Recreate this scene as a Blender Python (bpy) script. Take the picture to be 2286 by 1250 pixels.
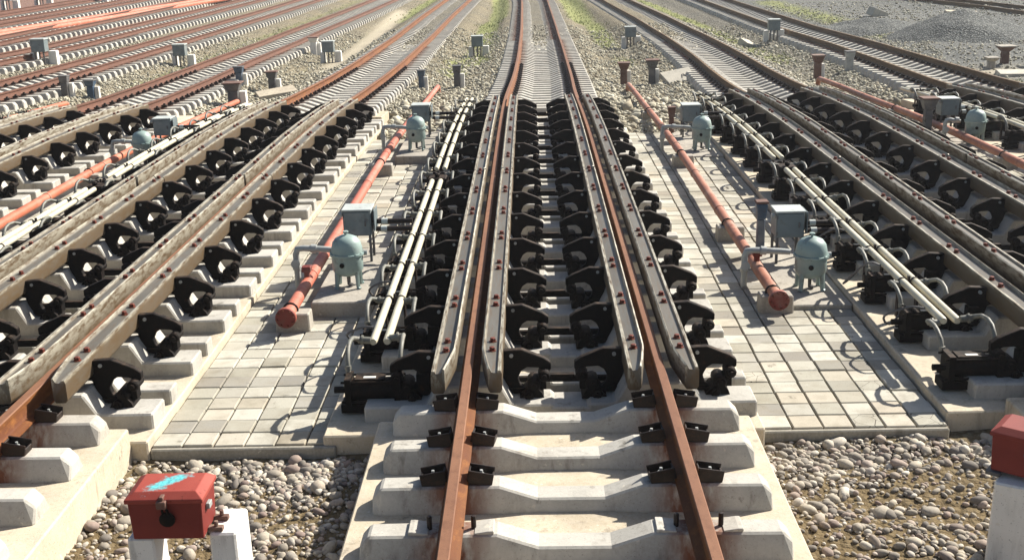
import bpy, bmesh, math, random
import numpy as np
from mathutils import Matrix, Vector
random.seed(7); rng = np.random.default_rng(7)
scn = bpy.context.scene
for o in list(bpy.data.objects): bpy.data.objects.remove(o)
col = scn.collection
R = math.radians

# ------------------------------------------------------------------ camera
FPX, CXP, CYP = 2560.0, 1143.0, 625.0          # focal length in pixels of a 2286 px wide frame
CAM = Vector((-0.215, 0.0, 3.88))
yv = Vector((1177-CXP, CYP+175, -FPX)).normalized()            # world +Y (along the tracks) seen by the camera
hz = Vector((math.cos(R(1.5)), math.sin(R(1.5)), 0))           # slight roll
zv = hz.cross(yv).normalized(); xv = yv.cross(zv)
M3 = Matrix((xv, yv, zv))
cd = bpy.data.cameras.new('camera'); cam = bpy.data.objects.new('camera', cd); col.objects.link(cam)
cam.matrix_world = Matrix.Translation(CAM) @ M3.to_4x4()
cd.sensor_width = 36; cd.lens = 36*FPX/2286; cd.clip_start = .1; cd.clip_end = 3000
scn.camera = cam

# ------------------------------------------------------------------ light
SUN = Vector((1.05, 0.78, 1.0)).normalized()
el = math.asin(SUN.z); az = math.atan2(SUN.x, SUN.y)
w = bpy.data.worlds.new('World'); scn.world = w; w.use_nodes = True
nt = w.node_tree; nt.nodes.clear()
sky = nt.nodes.new('ShaderNodeTexSky'); sky.sky_type = 'NISHITA'; sky.sun_disc = False
sky.sun_elevation = el; sky.sun_rotation = az; sky.dust_density = 2.0; sky.air_density = 1.0
bg = nt.nodes.new('ShaderNodeBackground'); bg.inputs[1].default_value = .06
wo = nt.nodes.new('ShaderNodeOutputWorld'); nt.links.new(sky.outputs[0], bg.inputs[0]); nt.links.new(bg.outputs[0], wo.inputs[0])
sd = bpy.data.lights.new('sun', 'SUN'); sd.energy = 5.0; sd.angle = R(.6); sd.color = (1, .95, .86)
so = bpy.data.objects.new('sun', sd); col.objects.link(so)
so.rotation_euler = (-SUN).to_track_quat('-Z', 'Y').to_euler(); so.location = (20, 20, 30)
scn.view_settings.view_transform = 'Standard'; scn.view_settings.look = 'None'
scn.view_settings.exposure = 1.08; scn.view_settings.gamma = 1

# ------------------------------------------------------------------ helpers
def sm(a, b, x): 
    t = np.clip((np.asarray(x, float)-a)/(b-a), 0, 1); return t*t*(3-2*t)
_yy = np.arange(-60, 900, .5)
_dr = np.interp(_yy, [-60, 19, 22, 26.5, 31, 36, 47, 65, 100, 400], [0, 0, .08, .33, .54, .72, .98, 1.1, 1.2, 1.3])
_k = np.hanning(9); _k /= _k.sum(); _dr = np.convolve(np.pad(_dr, 4, mode='edge'), _k, mode='valid')
def zd(y): return np.interp(y, _yy, _dr)         # the yard falls away beyond the retarders

class MB:
    def __init__(s): s.v = []; s.f = []
    def add(s, vs, fs):
        b = len(s.v); s.v += [tuple(p) for p in vs]; s.f += [tuple(i+b for i in f) for f in fs]; return s
    def box(s, x0, x1, y0, y1, z0, z1):
        return s.add([(x, y, z) for z in (z0, z1) for y in (y0, y1) for x in (x0, x1)],
                     [(0, 2, 3, 1), (4, 5, 7, 6), (0, 1, 5, 4), (2, 6, 7, 3), (0, 4, 6, 2), (1, 3, 7, 5)])
    def taper(s, cx, cy, z0, z1, a0, b0, a1, b1):
        vs = [(cx+sx*a0, cy+sy*b0, z0) for sx, sy in ((-1, -1), (1, -1), (1, 1), (-1, 1))]+[(cx+sx*a1, cy+sy*b1, z1) for sx, sy in ((-1, -1), (1, -1), (1, 1), (-1, 1))]
        return s.add(vs, [(3, 2, 1, 0), (4, 5, 6, 7)]+[(i, (i+1) % 4, 4+(i+1) % 4, 4+i) for i in range(4)])
    def prism(s, pts, y0, y1):                   # polygon (x,z) extruded along y
        n = len(pts)
        return s.add([(x, y0, z) for x, z in pts]+[(x, y1, z) for x, z in pts],
                     [tuple(range(n)), tuple(range(2*n-1, n-1, -1))]+[(i, i+n, (i+1) % n+n, (i+1) % n) for i in range(n)])
    def loft(s, rings, cap=True):
        n = len(rings[0]); vs = [p for r in rings for p in r]; fs = []
        for k in range(len(rings)-1):
            fs += [(k*n+i, k*n+(i+1) % n, (k+1)*n+(i+1) % n, (k+1)*n+i) for i in range(n)]
        if cap: fs += [tuple(range(n-1, -1, -1)), tuple(range((len(rings)-1)*n, len(rings)*n))]
        return s.add(vs, fs)
    def tube(s, pts, r, n=8):
        pts = [Vector(p) for p in pts]; rings = []; N = None
        for i, p in enumerate(pts):
            t = ((pts[min(i+1, len(pts)-1)]-p).normalized()+(p-pts[max(i-1, 0)]).normalized()).normalized()
            if N is None: N = t.orthogonal().normalized()
            N = (N-t*N.dot(t)).normalized(); B = t.cross(N); rr = r[i] if isinstance(r, (list, tuple)) else r
            rings.append([p+(N*math.cos(2*math.pi*k/n)+B*math.sin(2*math.pi*k/n))*rr for k in range(n)])
        return s.loft(rings)
    def lathe(s, prof, c=(0, 0, 0), n=20):       # (r,z) about vertical axis
        rings = [[(c[0]+r*math.cos(2*math.pi*k/n), c[1]+r*math.sin(2*math.pi*k/n), c[2]+z) for k in range(n)] for r, z in prof]
        return s.loft(rings)
    def mesh(s, name, smooth=None, bevel=0, seg=1):
        m = bpy.data.meshes.new(name); m.from_pydata(s.v, [], s.f)
        bm = bmesh.new(); bm.from_mesh(m)
        bmesh.ops.recalc_face_normals(bm, faces=bm.faces)
        if bevel:
            es = [e for e in bm.edges if e.calc_face_angle(0) > R(25)]
            bmesh.ops.bevel(bm, geom=es, offset=bevel, segments=seg, affect='EDGES', clamp_overlap=True)
        bm.to_mesh(m); bm.free()
        if smooth:
            m.polygons.foreach_set('use_smooth', [True]*len(m.polygons)); m.set_sharp_from_angle(angle=R(smooth))
        return m
def obj(name, mesh, mat, parent=None, loc=(0, 0, 0), rz=0):
    if isinstance(mesh, MB): mesh = mesh.mesh(name)
    if mat is not None and not mesh.materials: mesh.materials.append(mat)
    o = bpy.data.objects.new(name, mesh); col.objects.link(o); o.location = loc; o.rotation_euler = (0, 0, rz)
    if parent: o.parent = parent
    return o
def tag(o, label, cat, group=None):
    o['label'] = label; o['category'] = cat
    if group: o['group'] = group
    return o
def thing(name, label, cat, loc=(0, 0, 0), rz=0, group=None):
    o = bpy.data.objects.new(name, None); col.objects.link(o); o.location = loc; o.rotation_euler = (0, 0, rz); o.empty_display_size = .2
    return tag(o, label, cat, group)
def struct(o): o['kind'] = 'structure'; return o
def stuff(o): o['kind'] = 'stuff'; return o

# ------------------------------------------------------------------ materials
def L(h): 
    c = [int(h[i:i+2], 16)/255 for i in (0, 2, 4)]
    return tuple((x/12.92 if x <= .04045 else ((x+.055)/1.055)**2.4) for x in c)+(1,)
class NT:
    def __init__(s, name):
        s.m = bpy.data.materials.new(name); s.m.use_nodes = True; s.t = s.m.node_tree
        s.b = s.t.nodes['Principled BSDF']; s.raw = s.n('ShaderNodeTexCoord').outputs['Object']; s.pos = s.n('ShaderNodeNewGeometry').outputs['Position']
        oi = s.n('ShaderNodeObjectInfo').outputs['Random']; cx_ = s.n('ShaderNodeCombineXYZ')
        for q_, k_ in enumerate((37., 91., 13.)):
            mm = s.n('ShaderNodeMath', operation='MULTIPLY'); s.t.links.new(oi, mm.inputs[0]); mm.inputs[1].default_value = k_; s.t.links.new(mm.outputs[0], cx_.inputs[q_])
        va = s.n('ShaderNodeVectorMath', operation='ADD'); s.t.links.new(s.raw, va.inputs[0]); s.t.links.new(cx_.outputs[0], va.inputs[1]); s.co = va.outputs[0]
    def n(s, k, **kw):
        x = s.t.nodes.new(k)
        for a, v in kw.items(): setattr(x, a, v)
        return x
    def set(s, sock, v):
        if isinstance(v, bpy.types.NodeSocket): s.t.links.new(v, sock)
        else: sock.default_value = v
    def noise(s, scale, detail=4, rough=.55, stretch=None, co=None):
        x = s.n('ShaderNodeTexNoise'); x.inputs['Scale'].default_value = scale; x.inputs['Detail'].default_value = detail; x.inputs['Roughness'].default_value = rough
        c = co or s.co
        if stretch:
            mp = s.n('ShaderNodeMapping'); mp.inputs['Scale'].default_value = stretch; s.t.links.new(c, mp.inputs[0]); c = mp.outputs[0]
        s.t.links.new(c, x.inputs['Vector']); return x.outputs['Fac']
    def vor(s, scale, out='Distance', co=None):
        x = s.n('ShaderNodeTexVoronoi'); x.inputs['Scale'].default_value = scale; s.t.links.new(co or s.co, x.inputs['Vector']); return x.outputs[out]
    def ramp(s, f, a, b, lo=0., hi=1.):
        x = s.n('ShaderNodeMapRange'); s.set(x.inputs[0], f)
        for i, v in zip((1, 2, 3, 4), (a, b, lo, hi)): x.inputs[i].default_value = v
        return x.outputs[0]
    def math(s, op, a, b=0.):
        x = s.n('ShaderNodeMath', operation=op); s.set(x.inputs[0], a); s.set(x.inputs[1], b); return x.outputs[0]
    def mix(s, f, a, b, mode='MIX'):
        x = s.n('ShaderNodeMix', data_type='RGBA', blend_type=mode); s.set(x.inputs[0], f); s.set(x.inputs[6], a); s.set(x.inputs[7], b); return x.outputs[2]
    def attr(s, name): return s.n('ShaderNodeAttribute', attribute_name=name).outputs['Fac']
    def rand(s): return s.n('ShaderNodeObjectInfo').outputs['Random']
    def island(s): return s.n('ShaderNodeNewGeometry').outputs['Random Per Island']
    def bump(s, h, strength=.3, dist=.01):
        x = s.n('ShaderNodeBump'); x.inputs['Strength'].default_value = strength; x.inputs['Distance'].default_value = dist
        s.set(x.inputs['Height'], h); s.t.links.new(x.outputs[0], s.b.inputs['Normal'])
    def done(s, colr, rough=.85, metal=0., spec=.3):
        s.set(s.b.inputs['Base Color'], colr); s.set(s.b.inputs['Roughness'], rough); s.set(s.b.inputs['Metallic'], metal)
        s.b.inputs['Specular IOR Level'].default_value = spec; return s.m
MAT = {}
def concrete(name, a, b, stain='7a6a58', st=.35, per_obj=.12, rust=False, bumpd=.004):
    t = NT(name); n1 = t.noise(3.2, 5); n2 = t.noise(42, 4, .7); n3 = t.noise(1.1, 3); 
    c = t.mix(t.ramp(n1, .32, .7), L(a), L(b)); c = t.mix(t.ramp(n3, .52, .75, 0, st), c, L(stain))
    pores = t.ramp(t.noise(95, 2, .5), .66, .72); c = t.mix(t.math('MULTIPLY', pores, .55), c, L('4a443c'))
    c = t.mix(t.ramp(n2, .35, .7, 0, .22), c, L('d6d1c6'))
    drip = t.math('MULTIPLY', t.ramp(t.noise(11, 5, .65, (1, 1, .12)), .52, .68), t.ramp(t.noise(2.3, 3), .42, .6)); c = t.mix(t.math('MULTIPLY', drip, .55), c, L('5b5247'))
    oil = t.ramp(t.noise(4.7, 6, .7), .64, .72); c = t.mix(t.math('MULTIPLY', oil, .6), c, L('463f36'))
    chip = t.ramp(t.noise(19, 2, .5), .69, .72); c = t.mix(t.math('MULTIPLY', chip, .5), c, L('cfc7b6'))
    if per_obj: c = t.mix(t.ramp(t.rand(), 0, 1, 0, per_obj), c, L('8f8a7c'))
    if rust:
        sx = t.n('ShaderNodeSeparateXYZ'); t.t.links.new(t.raw, sx.inputs[0])
        d = t.math('ABSOLUTE', t.math('SUBTRACT', t.math('ABSOLUTE', sx.outputs[0]), .76))
        f = t.math('MULTIPLY', t.ramp(d, .08, .27, 1, 0), t.ramp(t.noise(14, 4, .6, (1, 1, .25)), .3, .56))
        c = t.mix(t.math('MULTIPLY', f, .9), c, L('6a3618'))
    t.bump(t.math('ADD', t.math('MULTIPLY', n2, .6), t.math('MULTIPLY', pores, -.6)), .5, bumpd)
    MAT[name] = t.done(c, .92, 0, .2)
concrete('sleeper', '9d9a92', 'b6b2a8', rust=True)
concrete('sleeper_low', '99968f', 'b3afa6', stain='6b6258', st=.45)
concrete('slab', 'a89c88', 'bfb29a', stain='8b7d62', st=.5, per_obj=0, bumpd=.006)
concrete('block', '88827a', 'a49d90', stain='5a5248', st=.55)
concrete('whitewash', 'd8d5ce', 'e6e3dc', stain='9a8a70', st=.3)
concrete('pale', 'aaa496', 'bdb6a6', stain='7d735f', st=.4)
concrete('kerbstone', '7f7a6e', '989284', stain='5d564a', st=.4)

t = NT('tile'); r_ = t.rand(); n1 = t.noise(7, 4); n2 = t.noise(60, 3, .7)
c = t.mix(r_, L('979385'), L('b9b5a8')); c = t.mix(t.ramp(t.math('FRACT', t.math('MULTIPLY', r_, 7.3)), .74, 1, 0, .75), c, L('74706a'))
c = t.mix(t.ramp(t.math('FRACT', t.math('MULTIPLY', r_, 13.7)), .7, 1, 0, .4), c, L('b5a48c'))
c = t.mix(t.ramp(n1, .45, .72, 0, .45), c, L('8a8272')); c = t.mix(t.ramp(t.noise(110, 2), .62, .7, 0, .5), c, L('554e44'))
st1 = t.ramp(t.noise(1.6, 5, .65, None, t.pos), .52, .70, 0, .6); c = t.mix(st1, c, L('6d6657')); st2 = t.ramp(t.noise(5.5, 5, .7, None, t.pos), .63, .70, 0, .6); c = t.mix(st2, c, L('4c463c'))
ve = t.n('ShaderNodeTexVoronoi', feature='DISTANCE_TO_EDGE'); ve.inputs['Scale'].default_value = 6.5; t.t.links.new(t.co, ve.inputs['Vector'])
crk = t.math('MULTIPLY', t.ramp(ve.outputs['Distance'], .004, .016, 1, 0), t.ramp(t.math('FRACT', t.math('MULTIPLY', r_, 3.1)), .93, .95)); c = t.mix(crk, c, L('3c362e'))
t.bump(t.math('SUBTRACT', n2, crk), .4, .003); MAT['tile'] = t.done(c, .9, 0, .2)
t = NT('tile_far'); r_ = t.island(); c = t.mix(r_, L('979385'), L('b9b5a8')); c = t.mix(t.ramp(t.math('FRACT', t.math('MULTIPLY', r_, 7.3)), .74, 1, 0, .75), c, L('74706a'))
c = t.mix(t.ramp(t.noise(7, 4), .45, .72, 0, .4), c, L('8a8272')); c = t.mix(t.ramp(t.noise(1.6, 5, .65, None, t.pos), .52, .70, 0, .6), c, L('6d6657')); MAT['tile_far'] = t.done(c, .9, 0, .2)
t = NT('joint'); c = t.mix(t.noise(9), L('4a4238'), L('6e6352')); MAT['joint'] = t.done(c, .95)

def rusty(name, a, b, cc, rough=.75, metal=.0, sc=6, stretch=(1, .12, 1)):
    t = NT(name); n1 = t.noise(sc, 5, .6, stretch); n2 = t.noise(55, 4, .7); n3 = t.noise(sc*2.5, 4, .6, (1, .5, 1))
    c = t.mix(t.ramp(n1, .35, .65), L(a), L(b)); c = t.mix(t.ramp(n3, .5, .72, 0, .8), c, L(cc)); c = t.mix(t.ramp(n2, .55, .75, 0, .45), c, L('3a2012'))
    t.bump(n2, .35, .002)
    if name == 'iron_black':
        nz = t.n('ShaderNodeSeparateXYZ'); t.t.links.new(t.n('ShaderNodeNewGeometry').outputs['Normal'], nz.inputs[0])
        c = t.mix(t.math('MULTIPLY', t.ramp(nz.outputs[2], .35, .95), t.ramp(t.noise(13, 5, .7), .4, .68, 0, .8)), c, L('4e3f32')); c = t.mix(t.ramp(t.noise(7, 6, .7), .62, .70, 0, .75), c, L('3c2416'))
    MAT[name] = t.done(c, rough, metal, .15 if name == 'iron_black' else .3)
rusty('rail_rust', '704c38', '7e5840', '613f2c')
rusty('rail_side', '5c3218', '704520', '885626')
rusty('rail_far', '583a2c', '664334', '4c3024')
rusty('rail_dark', '57432c', '6e5638', '4a3826')
rusty('iron_black', '080706', '0e0b09', '1e140e', .7, .0, 9, (1, 1, 1))
rusty('iron_clip', '1a1411', '281e18', '38251a', .55, .0, 14, (1, 1, 1))
rusty('bolt_red', '5c2a1c', '703626', '441f14', .6, 0, 20, (1, 1, 1))
t = NT('beam_steel'); n1 = t.noise(5, 5, .6, (1, .12, 1)); n2 = t.noise(22, 5, .65, (2.5, .25, 1)); n3 = t.noise(70, 3, .7)
sx = t.n('ShaderNodeSeparateXYZ'); t.t.links.new(t.n('ShaderNodeTexCoord').outputs['Object'], sx.inputs[0])
edge = t.attr('edge')
lip = t.attr('lip'); c = t.mix(t.ramp(n1, .35, .65), L('66645d'), L('504e48')); c = t.mix(t.ramp(n2, .48, .7, 0, .7), c, L('5e4a34'))
c = t.mix(t.math('MULTIPLY', edge, t.ramp(n2, .25, .6, .55, 1.)), c, L('554530')); c = t.mix(t.math('MULTIPLY', lip, t.ramp(n2, .62, .42)), c, L('a19c8c')); c = t.mix(t.ramp(n3, .6, .75, 0, .5), c, L('3a2e22'))
t.bump(n3, .3, .0015); MAT['beam_steel'] = t.done(c, t.ramp(n1, .3, .7, .42, .62), 0.15, .45)

def paint(name, a, b, chip, rough=.55, ca=.68, cs=11):
    t = NT(name); n1 = t.noise(4, 4); n2 = t.noise(cs, 6, .65)
    c = t.mix(t.ramp(n1, .35, .7), L(a), L(b)); c = t.mix(t.ramp(n2, ca, ca+.06), c, L(chip))
    c = t.mix(t.ramp(t.noise(2.2, 5, .65), .5, .72, 0, .45), c, t.mix(.5, c, L('c9bfae'))); c = t.mix(t.ramp(t.noise(6.5, 6, .72), .56, .70, 0, .6), c, L('4a4036'))
    t.bump(t.noise(80, 3), .15, .001); MAT[name] = t.done(c, rough, 0, .4)
paint('pipe_red', 'a65844', 'b06752', '7c4434', .6, .64)
paint('pipe_worn', '945c46', 'a26c54', '7c4a38', .6, .6)
paint('pipe_red_far', 'a85a40', 'b46a4e', '844a34', .6, .66)
paint('flange_red', '641f18', '70281f', '42150f', .65, .62)
paint('tank_grey', '7c8f8b', '8b9d97', '66746e', .5, .7)
paint('cab_grey', '5d686b', '6d787a', '484e4e', .5, .68)
paint('cab_lid', 'a3a9a6', 'b4b8b2', '7c807c', .55, .7)
paint('galv', '8c8f8c', 'a2a4a0', '6a6a66', .5, .68)
paint('pipe_cream', 'bab39c', 'c9c2ab', '857c66', .42, .66)
paint('hose', '5e5e56', '74736a', '3a372f', .55, .58, 30)
paint('post_dark', '4a4a4c', '5a5856', '35302c', .7, .6)
paint('post_blue', '31455a', '3a4e60', '33261f', .6, .64)
paint('cap_rust', '5a4036', '6a4c40', '3e2c24', .8, .6)
t = NT('box_red'); n1 = t.noise(5, 4); n2 = t.noise(26, 5, .7)
c = t.mix(t.ramp(n1, .35, .7), L('6c2620'), L('782e26')); c = t.mix(t.ramp(n2, .64, .7), c, L('5a2418'))
t.bump(t.noise(90, 3), .2, .001); MAT['box_red'] = t.done(c, .68, 0, .3)
t = NT('box_lid'); n1 = t.noise(5, 4); n2 = t.noise(16, 5, .7)
c = t.mix(t.ramp(n1, .35, .7), L('88382e'), L('944438')); c = t.mix(t.ramp(t.noise(30, 5), .64, .7), c, L('6a2a1e'))
geo = t.n('ShaderNodeMapping'); t.t.links.new(t.raw, geo.inputs[0]); geo.inputs['Location'].default_value = (.0, -.02, 0); geo.inputs['Rotation'].default_value = (0, 0, R(-48)); geo2 = t.n('ShaderNodeMapping'); t.t.links.new(geo.outputs[0], geo2.inputs[0]); geo2.inputs['Scale'].default_value = (7.5, 19.0, 0)
ln = t.n('ShaderNodeVectorMath', operation='LENGTH'); t.t.links.new(geo2.outputs[0], ln.inputs[0])
f = t.ramp(t.math('ADD', ln.outputs['Value'], t.math('MULTIPLY', t.math('SUBTRACT', n2, .5), 3.4)), .45, 1.15, 1, 0)
c = t.mix(f, c, t.mix(t.ramp(t.noise(60, 3), .45, .65), L('5fb4b8'), L('3f8c94'))); t.bump(t.noise(90, 3), .2, .001); MAT['box_lid'] = t.done(c, .68, 0, .3)
t = NT('label_white'); MAT['label_white'] = t.done(L('d6d4cc'), .6)
t = NT('dark_hole'); MAT['dark_hole'] = t.done(L('141210'), .9)
t = NT('paint_mark'); MAT['paint_mark'] = t.done(L('3a3632'), .9)

t = NT('pebble'); r_ = t.island(); n1 = t.noise(60, 4)
c = t.mix(r_, L('6d6760'), L('b4aa98')); c = t.mix(t.ramp(t.math('FRACT', t.math('MULTIPLY', r_, 5.7)), .6, 1, 0, .6), c, L('8a6f68'))
c = t.mix(t.ramp(t.math('FRACT', t.math('MULTIPLY', r_, 17.1)), .8, 1, 0, .8), c, L('d0cabc')); c = t.mix(t.ramp(n1, .45, .75, 0, .4), c, L('5a5048'))
t.bump(n1, .25, .003); MAT['pebble'] = t.done(c, .85, 0, .25)
t = NT('ballast_stone'); r_ = t.island()
c = t.mix(r_, L('7a7566'), L('cbc5b0')); c = t.mix(t.ramp(t.math('FRACT', t.math('MULTIPLY', r_, 5.7)), .6, 1, 0, .5), c, L('8c7a60'))
c = t.mix(t.ramp(t.math('FRACT', t.math('MULTIPLY', r_, 11.3)), .8, 1, 0, .6), c, L('4a453c')); MAT['ballast_stone'] = t.done(c, .9, 0, .2)
t = NT('grass_blade'); r_ = t.island(); c = t.mix(r_, L('5a6536'), L('868a58')); MAT['grass_blade'] = t.done(c, .8, 0, .2)
# ground: dirt near, ballast and weeds farther off; attributes hold the ground's own colours
t = NT('ground'); n1 = t.noise(.5, 5); n2 = t.noise(5, 5, .65); v = t.vor(17); v2 = t.vor(17, 'Color'); vc = t.n('ShaderNodeSeparateColor'); t.t.links.new(v2, vc.inputs[0])
bal = t.mix(vc.outputs[0], L('736c5c'), L('b9b19a')); bal = t.mix(t.ramp(v, .25, .62), bal, L('4e483c')); bal = t.mix(t.ramp(n1, .42, .7, 0, .45), bal, L('8a7e64'))
dirt = t.mix(t.ramp(n2, .3, .7), L('5c4e38'), L('77674b')); dirt = t.mix(t.ramp(t.noise(40, 4, .7), .5, .72, 0, .55), dirt, L('44371f'))
gr = t.mix(t.ramp(n2, .35, .65), L('6a7344'), L('8a8c5c')); gr = t.mix(t.ramp(t.noise(9, 4, .7), .5, .68, 0, .8), gr, L('8b8160'))
rus = t.mix(t.ramp(n2, .3, .7), L('745850'), L('8c6c5e'))
gry = t.mix(vc.outputs[1], L('5c6062'), L('94938c')); gry = t.mix(t.ramp(v, .3, .62), gry, L('4c4c48')); sand = t.mix(n2, L('a39a86'), L('b3a994'))
c = t.mix(t.attr('dirt'), bal, dirt); c = t.mix(t.attr('grey'), c, gry); c = t.mix(t.attr('rust'), c, rus)
c = t.mix(t.ramp(t.math('ADD', t.attr('grass'), t.math('MULTIPLY', t.math('SUBTRACT', n2, .5), .9)), .35, .6), c, gr)
c = t.mix(t.attr('sand'), c, sand)
t.bump(t.math('ADD', t.math('MULTIPLY', v, -1.), t.noise(35, 3)), .8, .03); MAT['ground'] = t.done(c, .95, 0, .1)
t = NT('gravel_heap'); v = t.vor(15); v2 = t.vor(15, 'Color'); vc = t.n('ShaderNodeSeparateColor'); t.t.links.new(v2, vc.inputs[0])
c = t.mix(vc.outputs[0], L('55595a'), L('8f908a')); c = t.mix(t.ramp(v, .3, .6), c, L('454644')); t.bump(t.math('MULTIPLY', v, -1.), .9, .04); MAT['gravel_heap'] = t.done(c, .95, 0, .1)

# ------------------------------------------------------------------ layout of the tracks
TR = dict(
 C=[(-5, 0), (25, 0), (30, .1), (38, .165), (50, .19), (70, .12), (85, -.35), (105, -1.2)],
 L1=[(-5, -4.83), (20, -4.83), (30, -4.9), (45, -4.95), (60, -4.85), (72, -4.62), (100, -3.8)],
 R1=[(-5, 4.95), (20, 4.95), (26, 5.08), (36, 5.6), (45, 5.7), (54, 5.47), (68, 4.85), (100, 3.2)],
 L2=[(-5, -9.2), (20, -9.2), (25, -9.3), (30, -9.68), (37, -10.1), (50, -10.2), (63, -9.75), (74, -9.4), (105, -8.7)],
 R2=[(-5, 9.4), (20, 9.4), (25, 9.55), (28, 9.9), (33, 10.35), (38, 10.6), (46, 10.6), (66, 10.3), (100, 9.2)],
 L3=[(-5, -13.6), (24, -13.9), (29, -14.2), (36, -14.8), (48, -15.2), (65, -14.8), (75, -14.6), (105, -14)],
 L4=[(-5, -18.8), (30, -19.2), (40, -19.35), (50, -19.25), (62, -19.1), (105, -18)],
 L5=[(-5, -23.6), (50, -23.55), (60, -23.4), (105, -22)],
 L6=[(-5, -28.6), (60, -28.6), (70, -28.1), (105, -27)],
 L7=[(-5, -32), (68, -32), (105, -31)],
 R3=[(45, 22.6), (52, 22.5), (56, 22.3), (62, 21.4), (72, 19.4)])
_tk = {}
for k, p in TR.items():
    p = np.array(p, float); yy = np.arange(p[0, 0]-6, p[-1, 0]+6, .5); xx = np.interp(yy, p[:, 0], p[:, 1])
    kk = np.hanning(17); kk /= kk.sum(); _tk[k] = (yy, np.convolve(np.pad(xx, 8, mode='edge'), kk, mode='valid'))
def tx(k, y): return np.interp(y, *_tk[k])
RET = {'C': (0, 0., 14, 0), 'L1': (-4.83, -.05, 14, 0), 'R1': (4.95, .25, 14, 0), 'L2': (-9.2, -.15, 14, 3), 'R2': (9.45, .15, 14, 3)}   # centre x, y shift, stations, first station built
SLAB_END = 25.6
HEAD = .55

# ------------------------------------------------------------------ ground
def gz(x, y):
    x = np.asarray(x, float); y = np.asarray(y, float)
    b = -zd(y)-.02
    b = b-.10*(1-sm(7.9, 8.6, y))*sm(-12, -10, x)-.05*sm(8.0, 8.6, y)*(1-sm(20, 22.5, y))
    bed = np.zeros_like(b)
    for k in TR:
        d = np.abs(x-tx(k, y)); h = .175*(1-sm(1.45, 2.25, d))
        if k in RET: h = h*sm(SLAB_END-.2, SLAB_END+.6, y)
        if k == 'R3': h = h*sm(48, 50, y)*(1-sm(66, 70, y))*.8
        if k in ('C', 'L1', 'R1'): h = h*(1+.75*sm(34, 50, y))
        bed = np.maximum(bed, h)
    n = .025*np.sin(x*2.1+1.3*np.sin(y*.9))*np.sin(y*1.7+x*.6)+.02*np.sin(x*5.3+y*3.1)*np.sin(y*4.7-x*2.2)
    g = b+bed+n*np.where(bed > .15, .3, 1)
    g = g+.25*sm(11.5, 15, x)*sm(30, 40, y)
    return g
xs = np.concatenate([np.array([-700, -400, -200, -120, -80, -60]), np.arange(-50, -22, .8), np.arange(-22, 14, .22), np.arange(14, 45, .7), np.array([60, 80, 120, 200, 400, 700])])
ys = np.concatenate([np.array([-150, -60, -20, -5, 1]), np.arange(3, 34, .25), np.arange(34, 60, .5), np.arange(60, 110, 1.2), np.array([120, 150, 200, 300, 500, 900])])
X, Y = np.meshgrid(xs, ys); Z = gz(X, Y); nx, ny = len(xs), len(ys)
idx = np.arange(nx*ny).reshape(ny, nx)
F = np.stack([idx[:-1, :-1], idx[:-1, 1:], idx[1:, 1:], idx[1:, :-1]], -1).reshape(-1, 4)
def np_mesh(name, V, F):
    m = bpy.data.meshes.new(name); k = F.shape[1]
    m.vertices.add(len(V)); m.vertices.foreach_set('co', np.ascontiguousarray(V, np.float32).ravel())
    m.loops.add(F.size); m.loops.foreach_set('vertex_index', F.astype(np.int32).ravel())
    m.polygons.add(len(F)); m.polygons.foreach_set('loop_start', np.arange(0, F.size, k, dtype=np.int32)); m.polygons.foreach_set('loop_total', np.full(len(F), k, np.int32))
    m.update(calc_edges=True); return m
gm = np_mesh('ground', np.stack([X, Y, Z], -1).reshape(-1, 3), F); gm.polygons.foreach_set('use_smooth', [True]*len(gm.polygons))
def setattr_(n, v):
    a = gm.attributes.new(n, 'FLOAT', 'POINT'); a.data.foreach_set('value', np.clip(v, 0, 1).astype(np.float32).ravel())
def blob(cx, cy, rx, ry): return np.exp(-(((X-cx)/rx)**2+((Y-cy)/ry)**2))
setattr_('dirt', (1-sm(7.5, 9.5, Y))*.9+.7*sm(8, 10, Y)*(1-sm(23, 26, Y))*(X < 14))
grs = 0*X
for k, off, wd, y0, y1, a in (('C', -2.35, .55, 40, 60, 1.), ('C', -2.0, .6, 60, 100, .9), ('C', 2.75, .5, 46, 58, .9), ('C', 2.3, .8, 58, 100, .9), ('R1', 2.3, .55, 40, 75, 1.), ('L1', -2.4, .5, 62, 100, .8), ('R2', 3.5, 1.2, 44, 70, .6), ('L2', 2.2, .5, 33, 60, .35), ('L3', 2.3, .6, 34, 90, .45), ('L4', 2.3, .6, 40, 90, .5)):
    grs = np.maximum(grs, a*np.exp(-((X-tx(k, Y)-off)/wd)**2)*sm(y0-3, y0+2, Y)*(1-sm(y1-2, y1+4, Y)))
for cx_, cy_, rx, ry, a in ((-2.7, 37.5, .5, 1.4, 1), (-2.6, 40.5, .7, 2, .8), (3.0, 40, .5, 3, .6), (8.2, 40, .6, 3, .7), (12.6, 31, .7, 2.5, .6)): grs = np.maximum(grs, a*blob(cx_, cy_, rx, ry))
setattr_('grass', grs)
setattr_('rust', .85*(1-sm(-22.5, -20.8, X))*sm(30, 40, Y))
setattr_('sand', .95*np.exp(-((X+7.35+.02*(Y-50))/.42)**4)*sm(37, 41, Y)*(1-sm(68, 72, Y))+.8*blob(12.9, 33.5, 1.4, 1.3))
setattr_('grey', .8*sm(10.8, 12.5, X)*sm(26, 32, Y)+.35*np.exp(-((X-tx('C', Y))/1.2)**4)*sm(40, 50, Y)+.35*np.exp(-((X-tx('L1', Y))/1.0)**4)*sm(40, 50, Y)+.5*sm(5.5, 7.5, X)*sm(26, 30, Y))
gm.materials.append(MAT['ground']); struct(obj('ground', gm, None))

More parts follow.
